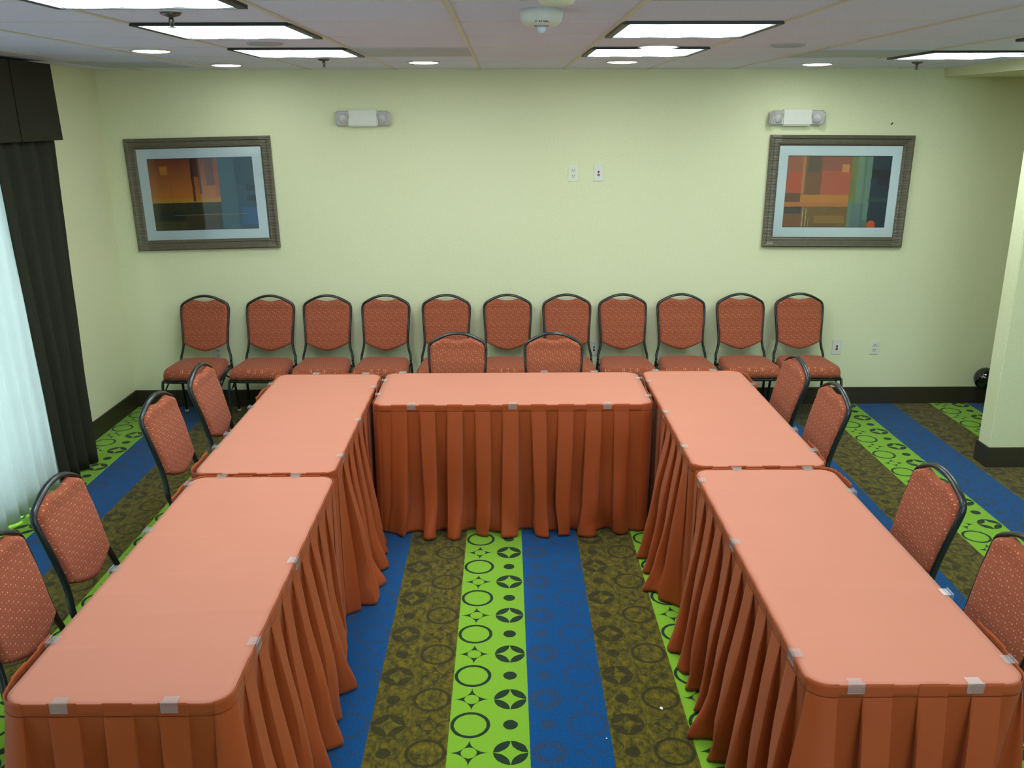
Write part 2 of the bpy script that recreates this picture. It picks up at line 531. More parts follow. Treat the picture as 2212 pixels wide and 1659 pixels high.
# ------------------------------------------------------------------ curtains on the left wall
def curtain(name, y0, y1, z0, z1, xt, xb, folds, amp_t, amp_b, mat, y0b=None, y1b=None, seed=1, nz=24, per=14):
    rnd = random.Random(seed); y0b = y0 if y0b is None else y0b; y1b = y1 if y1b is None else y1b
    n = folds*per; bm = bmesh.new(); rows = []
    am = [rnd.uniform(.6, 1.15) for _ in range(folds+2)]; ph = [rnd.uniform(-.12, .12) for _ in range(folds+2)]
    for k in range(nz+1):
        v = k/nz; z = z1+(z0-z1)*v; row = []
        for i in range(n+1):
            u = i/n; f = u*folds; fi = int(min(f, folds-1e-6))
            a = am[fi]*(1-(f-fi))+am[fi+1]*(f-fi)
            s = math.sin(2*PI*(f+ph[fi]*math.sin(PI*(f-fi))*v)); s = math.copysign(abs(s)**.8, s)
            x = xt+(xb-xt)*v+(amp_t+(amp_b-amp_t)*v)*a*s
            x += .006*noise.noise(Vector((u*folds, v*4, seed)))
            y = (y0+(y1-y0)*u)*(1-v)+(y0b+(y1b-y0b)*u)*v
            row.append(bm.verts.new((x, y, z)))
        rows.append(row)
    for a, b in zip(rows, rows[1:]):
        for i in range(n): bm.faces.new((a[i], a[i+1], b[i+1], b[i]))
    bmesh.ops.recalc_face_normals(bm, faces=bm.faces[:])
    o = link(name, bm, mat, smooth=True)
    md = o.modifiers.new('thick', 'SOLIDIFY'); md.thickness = .0025
    return o
tag(curtain('drape', 5.16, 5.89, .012, 2.13, -2.865, -2.79, 4, .030, .055, M['drape'], 5.20, 5.68, 3, 26, 18),
    'dark olive drape hanging beside the white sheer curtain', 'curtain')
tag(curtain('sheer_curtain', 1.6, 5.30, .012, 2.15, -2.90, -2.80, 30, .018, .030, M['sheer'], 1.6, 5.24, 5, 20, 10),
    'white translucent sheer curtain covering the window at the left', 'curtain')
# valance: boxed fabric with an inverted pleat
VX, VB, VT = -2.80, 2.087, 2.538
val = thing('valance', 'dark box-pleated valance above the curtains at the left', 'valance', (XL, 5.84, VB))
def vpath():
    p = [(XL+.002, 5.84), (VX, 5.84)]
    y = 5.84
    for sy in (5.355, 4.86, 4.36, 3.86, 3.36, 2.86):
        p += [(VX, sy+.004), (VX-.03, sy+.03), (VX-.03, sy-.03), (VX, sy-.004)]
    p += [(VX, 2.4), (XL+.002, 2.4)]
    return p
bm = bmesh.new(); rows = []
for k in range(7):
    v = k/6
    rows.append([bm.verts.new((x-XL+(.010*v if x > XL+.01 else 0), y-5.84+(.012*v if i < 2 else 0), (VT-VB)*(1-v))) for i, (x, y) in enumerate(vpath())])
for a, b in zip(rows, rows[1:]):
    for i in range(len(a)-1): bm.faces.new((a[i], a[i+1], b[i+1], b[i]))
bmesh.ops.recalc_face_normals(bm, faces=bm.faces[:])
o = link('valance_skirt', bm, M['valance'], val); o.modifiers.new('t', 'SOLIDIFY').thickness = .004
link('valance_board', bb((.004, 2.41-5.84, VT-VB-.02), (VX-XL-.008, -.01, VT-VB-.002)), M['valance'], val)
# curtain rod carrying both curtains behind the valance
rod = bmesh.new(); sweep(rod, [(XL+.085, 1.55, 2.16), (XL+.085, 5.80, 2.16)], .012, n=10, up=(1, 0, 0))
for y in (1.7, 3.6, 5.78): box(rod, (XL+.043, y, 2.16), (.085, .012, .02))
tag(link('curtain_rod', rod, M['steel'], smooth=False), 'black rod behind the valance carrying the curtains', 'curtain rod')

# ------------------------------------------------------------------ ceiling things
def troffer(cx, cy, label, wx=.60, wy=.60, grp='square troffer lights in the ceiling'):
    t = thing('ceiling_light', label, 'ceiling light', (cx, cy, H-.012), 0, grp)
    bm = bmesh.new()
    bw = .028
    for sx in (-1, 1): box(bm, (sx*(wx/2-bw/2), 0, .006), (bw, wy, .012))
    for sy in (-1, 1): box(bm, (0, sy*(wy/2-.006), .006), (wx-2*bw, .012, .012))
    link('frame', bm, M['fixture'], t)
    bm = bmesh.new(); nx, ny = 24, 2; w2, h2 = wx-2*bw-.001, wy-.025
    g = [[bm.verts.new((-w2/2+w2*i/nx, -h2/2+h2*j/ny, .0035+.002*math.cos(2*PI*i/8))) for i in range(nx+1)] for j in range(ny+1)]
    for a, b in zip(g, g[1:]):
        for i in range(nx): bm.faces.new((a[i], b[i], b[i+1], a[i+1]))
    link('diffuser', bm, M['lamp'], t)
    return t
troffer(-1.094, 3.86, 'bright square ceiling light above the left table wing, second from the front on that side')
troffer(-1.094, 5.08, 'bright square ceiling light at the left nearest the back wall')
troffer(.736, 3.83, 'bright square ceiling light right of centre, the nearer one')
troffer(.736, 5.07, 'bright square ceiling light right of centre nearest the back wall, behind a round downlight')
troffer(2.60, 5.38, 'bright square ceiling light at the right beside the partition wall')
troffer(-1.110, 2.74, 'bright square ceiling light cut off by the top edge at the left')
troffer(2.65, 4.06, 'bright square ceiling light cut off at the far right edge')
for cx, cy in ((.736, 2.53), (2.566, 1.52), (.736, 1.0)):  # lights out of view, added and placed to brighten the right-hand tables
    troffer(cx, cy, 'added square ceiling light out of view, brightening the right-hand tables')

def downlight(cx, cy, label, r=.092):
    t = thing('downlight', label, 'downlight', (cx, cy, H-.012), 0, 'round recessed downlights')
    bm = bmesh.new(); lathe(bm, [(r, .004), (r+.010, .004), (r+.012, .012), (r, .012)], 32, cap=False)
    link('trim_ring', bm, M['white_plastic'], t, True)
    bm = bmesh.new(); lathe(bm, [(.001, -.002), (r*.6, 0), (r*.9, .003), (r, .007)], 32, cap=False)
    link('lens', bm, M['down'], t, True)
for q in ((-1.83, 4.93, 'round downlight at the left, the nearer one above the left chairs'),
          (-1.825, 6.21, 'leftmost round downlight along the back wall'),
          (-.51, 5.955, 'round downlight along the back wall left of centre'),
          (.74, 5.948, 'round downlight along the back wall right of centre'),
          (2.067, 6.239, 'rightmost round downlight along the back wall'),
          (.766, 4.718, 'round downlight overlapping the square light right of centre'),
          (2.90, 5.34, 'round downlight at the right edge beside the square light')):
    downlight(*q)

def sprinkler(cx, cy, label):
    t = thing('sprinkler', label, 'sprinkler', (cx, cy, H-.045), 0, 'fire sprinklers')
    bm = bmesh.new(); lathe(bm, [(.010, .030), (.030, .036), (.036, .045), (.010, .045)], 24)
    link('escutcheon', bm, M['chrome'], t, True)
    bm = bmesh.new(); lathe(bm, [(.006, 0), (.007, .012), (.010, .016), (.006, .035)], 14); link('stem', bm, M['chrome'], t, True)
    bm = bmesh.new(); lathe(bm, [(.014, -.002), (.014, 0)], 16); link('deflector', bm, M['chrome'], t)
sprinkler(-1.124, 3.24, 'dark metal fire sprinkler in front of the left square light')
sprinkler(-1.085, 5.68, 'small fire sprinkler near the back wall at the left')
sprinkler(2.67, 6.10, 'small fire sprinkler near the back wall at the right')
for cx, cy, l in ((-1.137, 4.52, 'round flush speaker grille between the two left square lights'), (1.396, 4.674, 'round flush speaker grille right of the centre lights')):
    bm = bmesh.new(); lathe(bm, [(.002, 0), (.074, 0), (.085, .004), (.085, .008)], 32)
    tag(link('ceiling_speaker', bm, M['grille'], None, True, (cx, cy, H-.008)), l, 'speaker', 'ceiling speakers')
def vent(cx, cy, label):
    t = thing('ceiling_vent', label, 'vent', (cx, cy, H-.006), 0, 'ceiling vent panels')
    bm = bmesh.new()
    for s in (-1, 1):
        box(bm, (s*.285, 0, .003), (.03, .60, .006)); box(bm, (0, s*.285, .003), (.54, .03, .006))
    link('frame', bm, M['vent'], t)
    link('perforated_panel', bb((-.27, -.27, .001), (.27, .27, .004)), M['grille'] if 0 else M['vent'], t)
vent(-.484, 5.08, 'flat grey vent panel beside the left square light')
vent(1.956, 5.26, 'flat grey vent panel beside the right square light')
vent(-2.43, 6.20, 'flat grey vent panel in the far left ceiling corner')

# fire strobe
t = thing('fire_alarm_strobe', 'white ceiling fire alarm strobe with red FIRE lettering', 'fire alarm', (.122, 3.17, H-.06))
bm = bmesh.new()
lathe(bm, [(.030, .006), (.052, .010), (.066, .022), (.071, .042), (.072, .060)], 40)
link('housing', bm, M['white_plastic'], t, True)
bm = bmesh.new(); lathe(bm, [(.001, -.016), (.008, -.014), (.013, -.008), (.014, .0), (.013, .010)], 20, (0, -.022, 0))
link('strobe_lens', bm, mat_glass('clear_strobe', (.7, .85, 1, 1), .5), t, True)
bm = bmesh.new(); box(bm, (0, -.022, .008), (.05, .035, .006), bev=.002); link('reflector', bm, M['chrome'], t)
cu = bpy.data.curves.new('letters', 'FONT'); cu.body = 'FIRE'; cu.size = .025; cu.align_x = 'CENTER'; cu.extrude = .0006
to = bpy.data.objects.new('tmp_text', cu); COL.objects.link(to)
bpy.context.view_layer.update()
me = bpy.data.meshes.new_from_object(to.evaluated_get(bpy.context.evaluated_depsgraph_get()))
bpy.data.objects.remove(to)
me.materials.clear(); me.materials.append(M['redtext'])
lt = bpy.data.objects.new('lettering', me); COL.objects.link(lt); lt.parent = t
lt.location = (0, -.0660, .016); lt.rotation_euler = (math.radians(58), 0, 0); lt['label'] = 'red FIRE lettering'
bm = bmesh.new(); lathe(bm, [(.020, -.012), (.045, -.010), (.055, .004), (.062, .016), (.064, .030)], 32)
tag(link('smoke_detector', bm, M['plate'], None, True, (.145, 2.665, H-.030)), 'cream round smoke detector at the top edge near the fire alarm', 'smoke detector')

# ------------------------------------------------------------------ things on the back wall
def picture(cx, cz, w, h, roll, art, label):
    t = thing('framed_picture', label, 'picture', (cx, WY-.002, cz), 0, None)
    t.rotation_euler = (0, -roll, 0)
    # mitred moulding: profile (inset from outer edge, depth)
    prof = [(0, 0), (0, .030), (.010, .036), (.022, .034), (.030, .026), (.052, .024), (.058, .028), (.066, .026), (.076, .014), (.076, 0)]
    bm = bmesh.new(); rings = []
    for ins, d in prof:
        a, b_ = w/2-ins, h/2-ins
        rings.append([bm.verts.new((x, -d, z)) for x, z in ((-a, -b_), (a, -b_), (a, b_), (-a, b_))])
    for q, r in zip(rings, rings[1:]):
        for j in range(4): bm.faces.new((q[j], q[(j+1) % 4], r[(j+1) % 4], r[j]))
    bmesh.ops.recalc_face_normals(bm, faces=bm.faces[:])
    link('frame', bm, M['frame'], t)
    aw, ah = .78, .53
    bm = bmesh.new()
    o = [(-w/2+.07, -h/2+.07), (w/2-.07, -h/2+.07), (w/2-.07, h/2-.07), (-w/2+.07, h/2-.07)]
    n_ = [(-aw/2, -ah/2), (aw/2, -ah/2), (aw/2, ah/2), (-aw/2, ah/2)]
    A = [bm.verts.new((x, -.012, z)) for x, z in o]; B = [bm.verts.new((x, -.012, z)) for x, z in n_]; C_ = [bm.verts.new((x, -.008, z)) for x, z in n_]
    for j in range(4):
        k = (j+1) % 4
        bm.faces.new((A[j], A[k], B[k], B[j])); bm.faces.new((B[j], B[k], C_[k], C_[j]))
    link('mat_board', bm, M['mat'], t)
    link('print', bb((-aw/2, -.009, -ah/2), (aw/2, -.006, ah/2)), M[art], t)
    link('glass', bb((-w/2+.072, -.0155, -h/2+.072), (w/2-.072, -.0145, h/2-.072)), M['picglass'], t)
picture(-2.262, 1.672, 1.075, .822, math.radians(1.3), 'art1', 'framed abstract print with rust square and blue field, left of the two pictures')
picture(2.497, 1.674, 1.068, .825, math.radians(-.4), 'art2', 'framed abstract print with orange panels and small orange disc, right of the two pictures')

def exit_lamp(cx, cz, label):
    t = thing('emergency_light', label, 'emergency light', (cx, WY, cz), 0, None)
    bm = bmesh.new(); box(bm, (0, -.028, 0), (.22, .056, .115), bev=.010)
    box(bm, (0, -.010, -.004), (.40, .020, .105), bev=.008); link('housing', bm, M['white_plastic'], t)
    for s in (-1, 1):
        bm = bmesh.new()
        box(bm, (0, 0, 0), (.105, .05, .098), bev=.010)
        R = Matrix.Rotation(math.radians(-30*s), 3, 'Z') @ Matrix.Rotation(math.radians(14), 3, 'X')
        bmesh.ops.rotate(bm, cent=(0, 0, 0), matrix=R, verts=bm.verts[:])
        bmesh.ops.translate(bm, vec=(s*.150, -.042, .0), verts=bm.verts[:])
        hd = link('lamp_head', bm, M['grey_plastic'], t)
        bm = bmesh.new(); lathe(bm, [(.001, 0), (.020, .002), (.032, .010), (.036, .012)], 20)
        bmesh.ops.rotate(bm, cent=(0, 0, 0), matrix=Matrix.Rotation(math.radians(-90), 3, 'X'), verts=bm.verts[:])
        bmesh.ops.translate(bm, vec=(0, -.037, 0), verts=bm.verts[:])
        bmesh.ops.rotate(bm, cent=(0, 0, 0), matrix=R, verts=bm.verts[:])
        bmesh.ops.translate(bm, vec=(s*.150, -.042, 0), verts=bm.verts[:])
        link('reflector', bm, M['grey_plastic'], hd, True)
exit_lamp(-1.037, 2.215, 'white twin-head emergency light on the wall left of centre')
exit_lamp(2.140, 2.212, 'white twin-head emergency light above the right picture')

def duplex(cx, cz, label):
    t = thing('wall_outlet', label, 'outlet', (cx, WY, cz))
    bm = bmesh.new(); box(bm, (0, -.003, 0), (.072, .006, .116), bev=.002); link('cover_plate', bm, M['plate'], t)
    for s in (-1, 1):
        bm = bmesh.new(); box(bm, (0, -.0075, s*.020), (.034, .004, .029), bev=.0015)
        r = link('socket', bm, M['white_plastic'], t)
        bm = bmesh.new()
        for q in (-.007, .007): box(bm, (q, -.0098, s*.020+.004), (.0028, .002, .009))
        box(bm, (0, -.0098, s*.020-.008), (.006, .002, .005))
        link('slot', bm, M['dark'], r)
def jack(cx, cz, label):
    t = thing('wall_jack', label, 'wall jack', (cx, WY, cz))
    bm = bmesh.new(); box(bm, (0, -.003, 0), (.072, .006, .116), bev=.002); link('cover_plate', bm, M['white_plastic'], t)
    bm = bmesh.new(); box(bm, (0, -.0075, .010), (.012, .004, .012)); link('black_port', bm, M['dark'], t)
    bm = bmesh.new(); box(bm, (0, -.0075, -.012), (.015, .004, .017)); link('red_port', bm, M['red'], t)
duplex(.509, 1.817, 'ivory duplex outlet high on the back wall near its centre')
jack(.699, 1.817, 'white jack plate with black and red ports high on the back wall')
jack(2.623, .466, 'white jack plate with red port right of the last chair against the wall')
duplex(2.921, .466, 'ivory duplex outlet low on the wall nearest the partition')
jack(.697, .466, 'white jack plate low on the wall behind the seventh and eighth chairs')
duplex(-2.274, .440, 'wall outlet seen through the back of the leftmost wall chair')
bm = bmesh.new(); sweep(bm, [(0, 0, 0), (0, -.015, .002), (0, -.022, .010)], .004, n=8, up=(1, 0, 0))
tag(link('nail', bm, M['nail'], None, True, (2.854, WY, 2.164)), 'small dark nail in the wall above the right picture', 'nail')

# black ball behind the partition
t = thing('black_ball', 'glossy black ball-shaped object peeking out beside the partition wall', 'ball', (3.786, 6.72, 0))
bm = bmesh.new(); bmesh.ops.create_uvsphere(bm, u_segments=40, v_segments=24, radius=.088)
bmesh.ops.translate(bm, vec=(0, 0, .235), verts=bm.verts[:]); link('ball', bm, M['gloss'], t, True)
bm = bmesh.new(); box(bm, (.03, .06, .20), (.03, .11, .03)); link('wall_bracket', bm, M['dark'], t)

# crumbs on the carpet
for x, y, l in ((.601, 2.964, 'small white crumb on the olive carpet stripe'), (.367, 2.791, 'tiny white speck on the blue carpet stripe')):
    bm = bmesh.new(); bmesh.ops.create_icosphere(bm, subdivisions=2, radius=.007 if x > .5 else .003)
    for v in bm.verts: v.co *= 1+.4*noise.noise(v.co*200); v.co.z *= .6
    tag(link('paper_scrap', bm, M['paper'], None, False, (x, y, .0045)), l, 'paper scrap')

# ------------------------------------------------------------------ tables with cloths, skirts and clips
def rrect_pt(x0, x1, y0, y1, r, s):
    """point and outward normal on a rounded rectangle; s runs from the middle of side 0 ... counter-clockwise from near-left corner"""
    segs = [('l', (x0+r, y0), (x1-r, y0), (0, -1)), ('a', (x1-r, y0+r), -PI/2), ('l', (x1, y0+r), (x1, y1-r), (1, 0)), ('a', (x1-r, y1-r), 0),
            ('l', (x1-r, y1), (x0+r, y1), (0, 1)), ('a', (x0+r, y1-r), PI/2), ('l', (x0, y1-r), (x0, y0+r), (-1, 0)), ('a', (x0+r, y0+r), PI)]
    while True:
        for g in segs:
            if g[0] == 'l':
                L_ = math.hypot(g[2][0]-g[1][0], g[2][1]-g[1][1])
                if s <= L_:
                    k = s/L_; return (g[1][0]+(g[2][0]-g[1][0])*k, g[1][1]+(g[2][1]-g[1][1])*k), g[3]
            else:
                L_ = r*PI/2
                if s <= L_:
                    a = g[2]+s/r; return (g[1][0]+r*math.cos(a), g[1][1]+r*math.sin(a)), (math.cos(a), math.sin(a))
            s -= L_

CR = .058
def perim(x0, x1, y0, y1):
    a, b = x1-x0-2*CR, y1-y0-2*CR
    c = CR*PI/2
    return a, b, c, 2*(a+b)+4*c

def smooth(a, b, x):
    t_ = max(0, min(1, (x-a)/(b-a))); return t_*t_*(3-2*t_)

def skirt(T, s0, s1, free, label, seed, lean=.045, dp=.052, soft=.5):
    """box-pleated skirt along the table edge from s0 to s1; free(s) -> 0..1 how far it may stand off"""
    x0, x1, y0, y1 = T; rnd = random.Random(seed)
    P = .147
    np_ = max(1, round((s1-s0)/P)); P = (s1-s0)/np_
    # one period of the box pleat (distance, offset)
    poly = [(0, 1), (.515, 1), (.535, .75), (.475, .35), (.47, 0), (1.0, 0), (1.03, .2), (.975, .7), (.985, 1), (1.0, 1)]
    n = 26
    cum = [0]
    for (a, b), (c, d) in zip(poly, poly[1:]): cum.append(cum[-1]+math.hypot((c-a)*P, (d-b)*.03))
    def pl(u):
        d = u*cum[-1]
        for i in range(len(poly)-1):
            if d <= cum[i+1]+1e-9:
                k = (d-cum[i])/max(1e-9, cum[i+1]-cum[i]); return poly[i][0]+(poly[i+1][0]-poly[i][0])*k, poly[i][1]+(poly[i+1][1]-poly[i][1])*k
        return 1, 1
    prs = [(rnd.uniform(.65, 1.35), rnd.uniform(-.05, .05), rnd.uniform(-.03, .03), rnd.uniform(-.3, .3)) for _ in range(np_+2)]
    ZT_, ZB_ = TZ-.001, .006
    zs = [0, .012, .03, .048, .053, .0535, .060, .075, .11, .16, .22, .29, .37, .45, .53, .61, .69, .77, .84, .90, .95, .98, 1.0]
    bm = bmesh.new(); rows = []
    header_n = []
    for v in zs:
        row = []
        for p in range(np_):
            amp, shf, sl, tw = prs[p]; nxt = prs[p+1]
            for i in range(n):
                u = i/n
                ds, o = pl(u)
                # round towards the hem
                w = smooth(.15, 1.0, v)*soft
                so = .5+.5*math.cos(2*PI*(u-.25)); o2 = o*(1-w)+so*w; ds2 = ds*(1-w)+u*w
                A = amp*(1-u)+nxt[0]*u
                s = s0+P*(p+ds2)+(shf*(1-u)+nxt[1]*u)*P*1.2*v*v+(sl*(1-u)+nxt[2]*u)*v
                s += .045*smooth(.72, 1, v)*noise.noise(Vector((s*9+3, v*1.5, seed+21)))
                s = max(s0, min(s1, s))
                f = free(s)
                gp = .017*(1-smooth(s0+.20, s0+.33, s))+.014*smooth(s1-.26, s1-.14, s)
                if v < .05: off = .0055+.0010*o+gp
                elif v < .0532: off = .0012+gp
                else:
                    vv = (v-.0533)/.9467
                    off = .005+gp+(.0022+(.012+dp*f)*A*vv**.9*min(1, f+.25))*o2-(.003+dp*.9*f*A)*vv**.8*(1-o2)+lean*f*vv**1.3
                    off += f*.032*vv*noise.noise(Vector((s*3.5, v*2.2, seed)))
                    off += f*smooth(.74, 1, v)*(.060*noise.noise(Vector((s*9, v*2.5, seed+9)))+.020*(1-o2))
                (px, py), nn = rrect_pt(x0, x1, y0, y1, CR, s)
                z = ZT_+(ZB_-ZT_)*v
                if v == 0: z += .0035*(1 if o > .5 else -.2)
                if v > .9: z += .010*abs(noise.noise(Vector((s*6, 1, seed))))*f
                row.append(bm.verts.new((px+nn[0]*off, py+nn[1]*off, z)))
        rows.append(row)
    for a, b in zip(rows, rows[1:]):
        for i in range(len(a)-1): bm.faces.new((a[i], a[i+1], b[i+1], b[i]))
    bmesh.ops.recalc_face_normals(bm, faces=bm.faces[:])
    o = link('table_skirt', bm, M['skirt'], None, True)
    md = o.modifiers.new('t', 'SOLIDIFY'); md.thickness = .0012; md.offset = -1
    try: o.data.set_sharp_from_angle(angle=math.radians(50))
    except Exception: pass
    return tag(o, label, 'table skirt', 'pleated rust table skirts')

def cloth(T, label, seed):
    x0, x1, y0, y1 = T; w, l = x1-x0, y1-y0; cx, cy = (x0+x1)/2, (y0+y1)/2
    longy = l > w
    bm = bmesh.new()
    def samples(h):
        a = [h-CR+CR*math.sin(PI/2*k/7) for k in range(8)]
        mid = [(-h+CR)+(2*h-2*CR)*k/150 for k in range(1, 150)]
        return [-q for q in a[::-1]]+mid+a
    rows = []
    ys = samples(l/2)
    for y in ys:
        e = max(0, abs(y)-(l/2-CR)); hw = w/2-CR+math.sqrt(max(0, CR*CR-e*e))
        row = []
        for i in range(33):
            x = -hw+2*hw*i/32
            n_ = noise.noise(Vector((x*2.2, y*(9 if longy else 3), seed)))*.0012+noise.noise(Vector((x*1.1, y*26 if longy else y*8, seed+4)))**3*.006
            edge = min(hw-abs(x), l/2-abs(y)); n_ *= smooth(0, .06, edge)
            n_ -= .003*(1-smooth(0, .008, edge))
            if seed == 1:      # creases across the front left cover
                for yc_, a_, x0_ in ((.02, .0022, -.05), (-.16, .0028, 0), (-.05, -.0018, -.25), (-.33, .0016, -.2), (.2, .0014, -.2), (.36, .0012, -.2)):
                    n_ += a_*smooth(x0_, x0_+.15, x)*smooth(0, .05, edge)*math.exp(-((y-yc_-.02*math.sin(x*7))/.010)**2)
            # pressed crease along the middle
            q = x if longy else y
            n_ += .0009*math.exp(-(q/.004)**2)
            row.append(bm.verts.new((x, y, TZ-.001+n_)))
        rows.append(row)
    for a, b in zip(rows, rows[1:]):
        for i in range(32): bm.faces.new((a[i], a[i+1], b[i+1], b[i]))
    # hem going down over the table edge
    bnd = [e for e in bm.edges if e.is_boundary]
    r = bmesh.ops.extrude_edge_only(bm, edges=bnd)
    vs = [v for v in r['geom'] if isinstance(v, bmesh.types.BMVert)]
    bmesh.ops.translate(bm, vec=(0, 0, -.010), verts=vs)
    for v in vs: v.co.z = TZ-.014
    bmesh.ops.recalc_face_normals(bm, faces=bm.faces[:])
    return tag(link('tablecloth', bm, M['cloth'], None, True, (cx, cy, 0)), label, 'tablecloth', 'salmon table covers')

def table(T, label):
    x0, x1, y0, y1 = T; w, l = x1-x0-.006, y1-y0-.006
    t = thing('folding_table', label, 'table', ((x0+x1)/2, (y0+y1)/2, 0), 0, 'folding tables set in a U')
    bm = bmesh.new(); r = CR-.003
    def loop(z):
        out = []
        for sx, sy, a0 in ((1, -1, -PI/2), (1, 1, 0), (-1, 1, PI/2), (-1, -1, PI)):
            for k in range(9):
                a = a0+PI/2*k/8; out.append(bm.verts.new((sx*(w/2-r)+r*math.cos(a), sy*(l/2-r)+r*math.sin(a), z)))
        return out
    a, b = loop(TZ-.028), loop(TZ-.006)
    for i in range(len(a)): bm.faces.new((a[i], a[(i+1) % len(a)], b[(i+1) % len(a)], b[i]))
    bm.faces.new(a[::-1]); bm.faces.new(b)
    link('tabletop', bm, M['tabletop'], t)
    longy = l > w
    for s in (-1, 1):
        for q in (-1, 1):
            bm = bmesh.new()
            e = (q*(w/2-.08), s*(l/2-.22)) if longy else (s*(w/2-.22), q*(l/2-.08))
            sweep(bm, [(e[0], e[1], 0), (e[0], e[1], TZ-.029)], .014, n=12, up=(1, 0, 0)); link('leg', bm, M['legsteel'], t, True)
        bm = bmesh.new()
        pr = [((-1)*(w/2-.094), s*(l/2-.22), .12), ((w/2-.094), s*(l/2-.22), .12)] if longy else [(s*(w/2-.22), -(l/2-.094), .12), (s*(w/2-.22), (l/2-.094), .12)]
        sweep(bm, pr, .010, n=10, up=(0, 0, 1)); link('crossbar', bm, M['legsteel'], t, True)

TB = dict(L1=(-1.332, -.734, 2.002, 3.540), L2=(-1.353, -.747, 3.580, 5.128), M=(-.712, .784, 4.526, 5.150),
          R2=(.822, 1.411, 3.633, 5.170), R1=(.817, 1.412, 2.062, 3.594))
NM = dict(L1='front left table', L2='rear left table', M='middle table', R2='rear right table', R1='front right table')

def make_clip(side, a, T, label):
    x0, x1, y0, y1 = T
    x, y = {'n': (a, y0), 'f': (a, y1), 'l': (x0, a), 'r': (x1, a)}[side]
    rz = {'n': 0, 'r': PI/2, 'f': PI, 'l': -PI/2}[side]
    bm = bmesh.new()
    box(bm, (0, .008, TZ+.0035), (.040, .026, .0018), bev=.0008)
    box(bm, (0, -.0095, TZ-.010), (.046, .003, .030), bev=.0008)
    box(bm, (0, .008, TZ-.026), (.046, .034, .0022), bev=.0008)
    box(bm, (0, -.0095, TZ+.006), (.046, .003, .004), bev=.0008)
    o = link('table_clip', bm, M['clip'], None, False, (x, y, 0), (0, 0, rz))
    return tag(o, label, 'clip', 'clear plastic skirt clips')

CL = {'L1': [('n', -1.171), ('n', -.883), ('r', 2.779), ('r', 2.281), ('l', 3.021), ('l', 2.294), ('l', 2.726), ('f', -1.214), ('f', -.901), ('l', 3.459)],
      'L2': [('l', 3.898), ('l', 4.918), ('l', 4.496), ('l', 4.076), ('r', 3.777), ('r', 4.276), ('r', 4.854), ('f', -1.134), ('f', -.838)],
      'M': [('l', 4.71), ('l', 4.984), ('n', -.506), ('n', .034), ('n', .542), ('r', 4.663), ('r', 5.009), ('f', -.62), ('f', .23), ('f', .53)],
      'R2': [('l', 4.942), ('l', 4.38), ('l', 3.874), ('f', .901), ('f', 1.248), ('r', 4.876), ('r', 4.105), ('r', 3.818)],
      'R1': [('l', 3.47), ('l', 2.9), ('l', 2.204), ('n', .938), ('n', 1.26), ('r', 2.537), ('r', 2.166), ('r', 3.351), ('f', 1.0), ('f', 1.309)]}
SN = dict(n='near edge', f='far edge', l='left edge', r='right edge')
ORD = ['', 'first', 'second', 'third', 'fourth', 'fifth']
for k, lst in CL.items():
    for side in 'nflr':
        q = sorted(a for s_, a in lst if s_ == side)
        for i_, a in enumerate(q):
            if len(q) == 1: pos = 'the only one there'
            elif side in 'nf': pos = ORD[i_+1]+' from the left'
            else: pos = ORD[i_+1]+' from the camera'
            make_clip(side, a, TB[k], 'clear plastic clip on the %s of the %s, %s' % (SN[side], NM[k], pos))

for i_, (k, T) in enumerate(TB.items()):
    table(T, 'folding table under the salmon cover, the %s of the U' % NM[k])
    cloth(T, 'flat salmon cover on the %s of the U arrangement' % NM[k], i_*3+1)

def sk(k, s0, s1, free, seed, lean=.045, dp=.052, soft=.5): skirt(TB[k], s0, s1, free, 'rust box-pleated skirt clipped round the %s' % NM[k], seed, lean, dp, soft)
# path length starts after the near-left corner, running right along the near side
a, b, c, Pm = perim(*TB['L1'])
def seg(T):
    a, b, c, Pm = perim(*T)
    n0, n1 = 0, a; r0 = a+c; r1 = r0+b; f0 = r1+c; f1 = f0+a; l0 = f1+c; l1 = l0+b
    return n0, n1, r0, r1, f0, f1, l0, l1, Pm
# L1: from the left side near corner, round the near end, inner (right) side, far end, a bit of the left side
n0, n1, r0, r1, f0, f1, l0, l1, Pm = seg(TB['L1'])
sk('L1', -.36+Pm, Pm+l0+.16, lambda s, q=(r0, r1, f0, l0, Pm): (1 if ((s % q[4]) < q[1]-.05) or ((s % q[4]) > q[3]+.02) else 0)*(1-smooth(q[1]-.2, q[1]-.05, s % q[4]) if (s % q[4]) < q[1] else 1), 11, .030)
n0, n1, r0, r1, f0, f1, l0, l1, Pm = seg(TB['L2'])
# near end is tight against L1; inner side is free until the middle table, then tight
yj = TB['M'][2]-TB['L2'][2]
sk('L2', -.30+Pm, Pm+l0+.40, lambda s, q=(r0, Pm, yj): 0 if (s % q[1]) < q[0]+.02 else ((smooth(q[0], q[0]+.12, s % q[1])*(1-smooth(q[0]+q[2]-.30, q[0]+q[2]-.06, s % q[1]))) if (s % q[1]) < q[0]+q[2]+.9 else .5), 12, .050)
n0, n1, r0, r1, f0, f1, l0, l1, Pm = seg(TB['M'])
sk('M', Pm-.55, Pm+r1, lambda s, q=(n1, Pm): (smooth(-.01, .12, s % q[1])*(1-smooth(q[0]-.12, q[0]+.01, s % q[1]))) if (s % q[1]) < q[0]+.02 else 0, 13, .012, .046, .25)
n0, n1, r0, r1, f0, f1, l0, l1, Pm = seg(TB['R2'])
yj2 = TB['R2'][3]-TB['M'][2]
sk('R2', r1-.25, Pm+r0+.27, lambda s, q=(f1, l0, l1, Pm, yj2): (smooth(q[1]+q[4]+.02, q[1]+q[4]+.25, s)*(1-smooth(q[2]-.12, q[2], s))) if s < q[3] else 0, 14, .055)
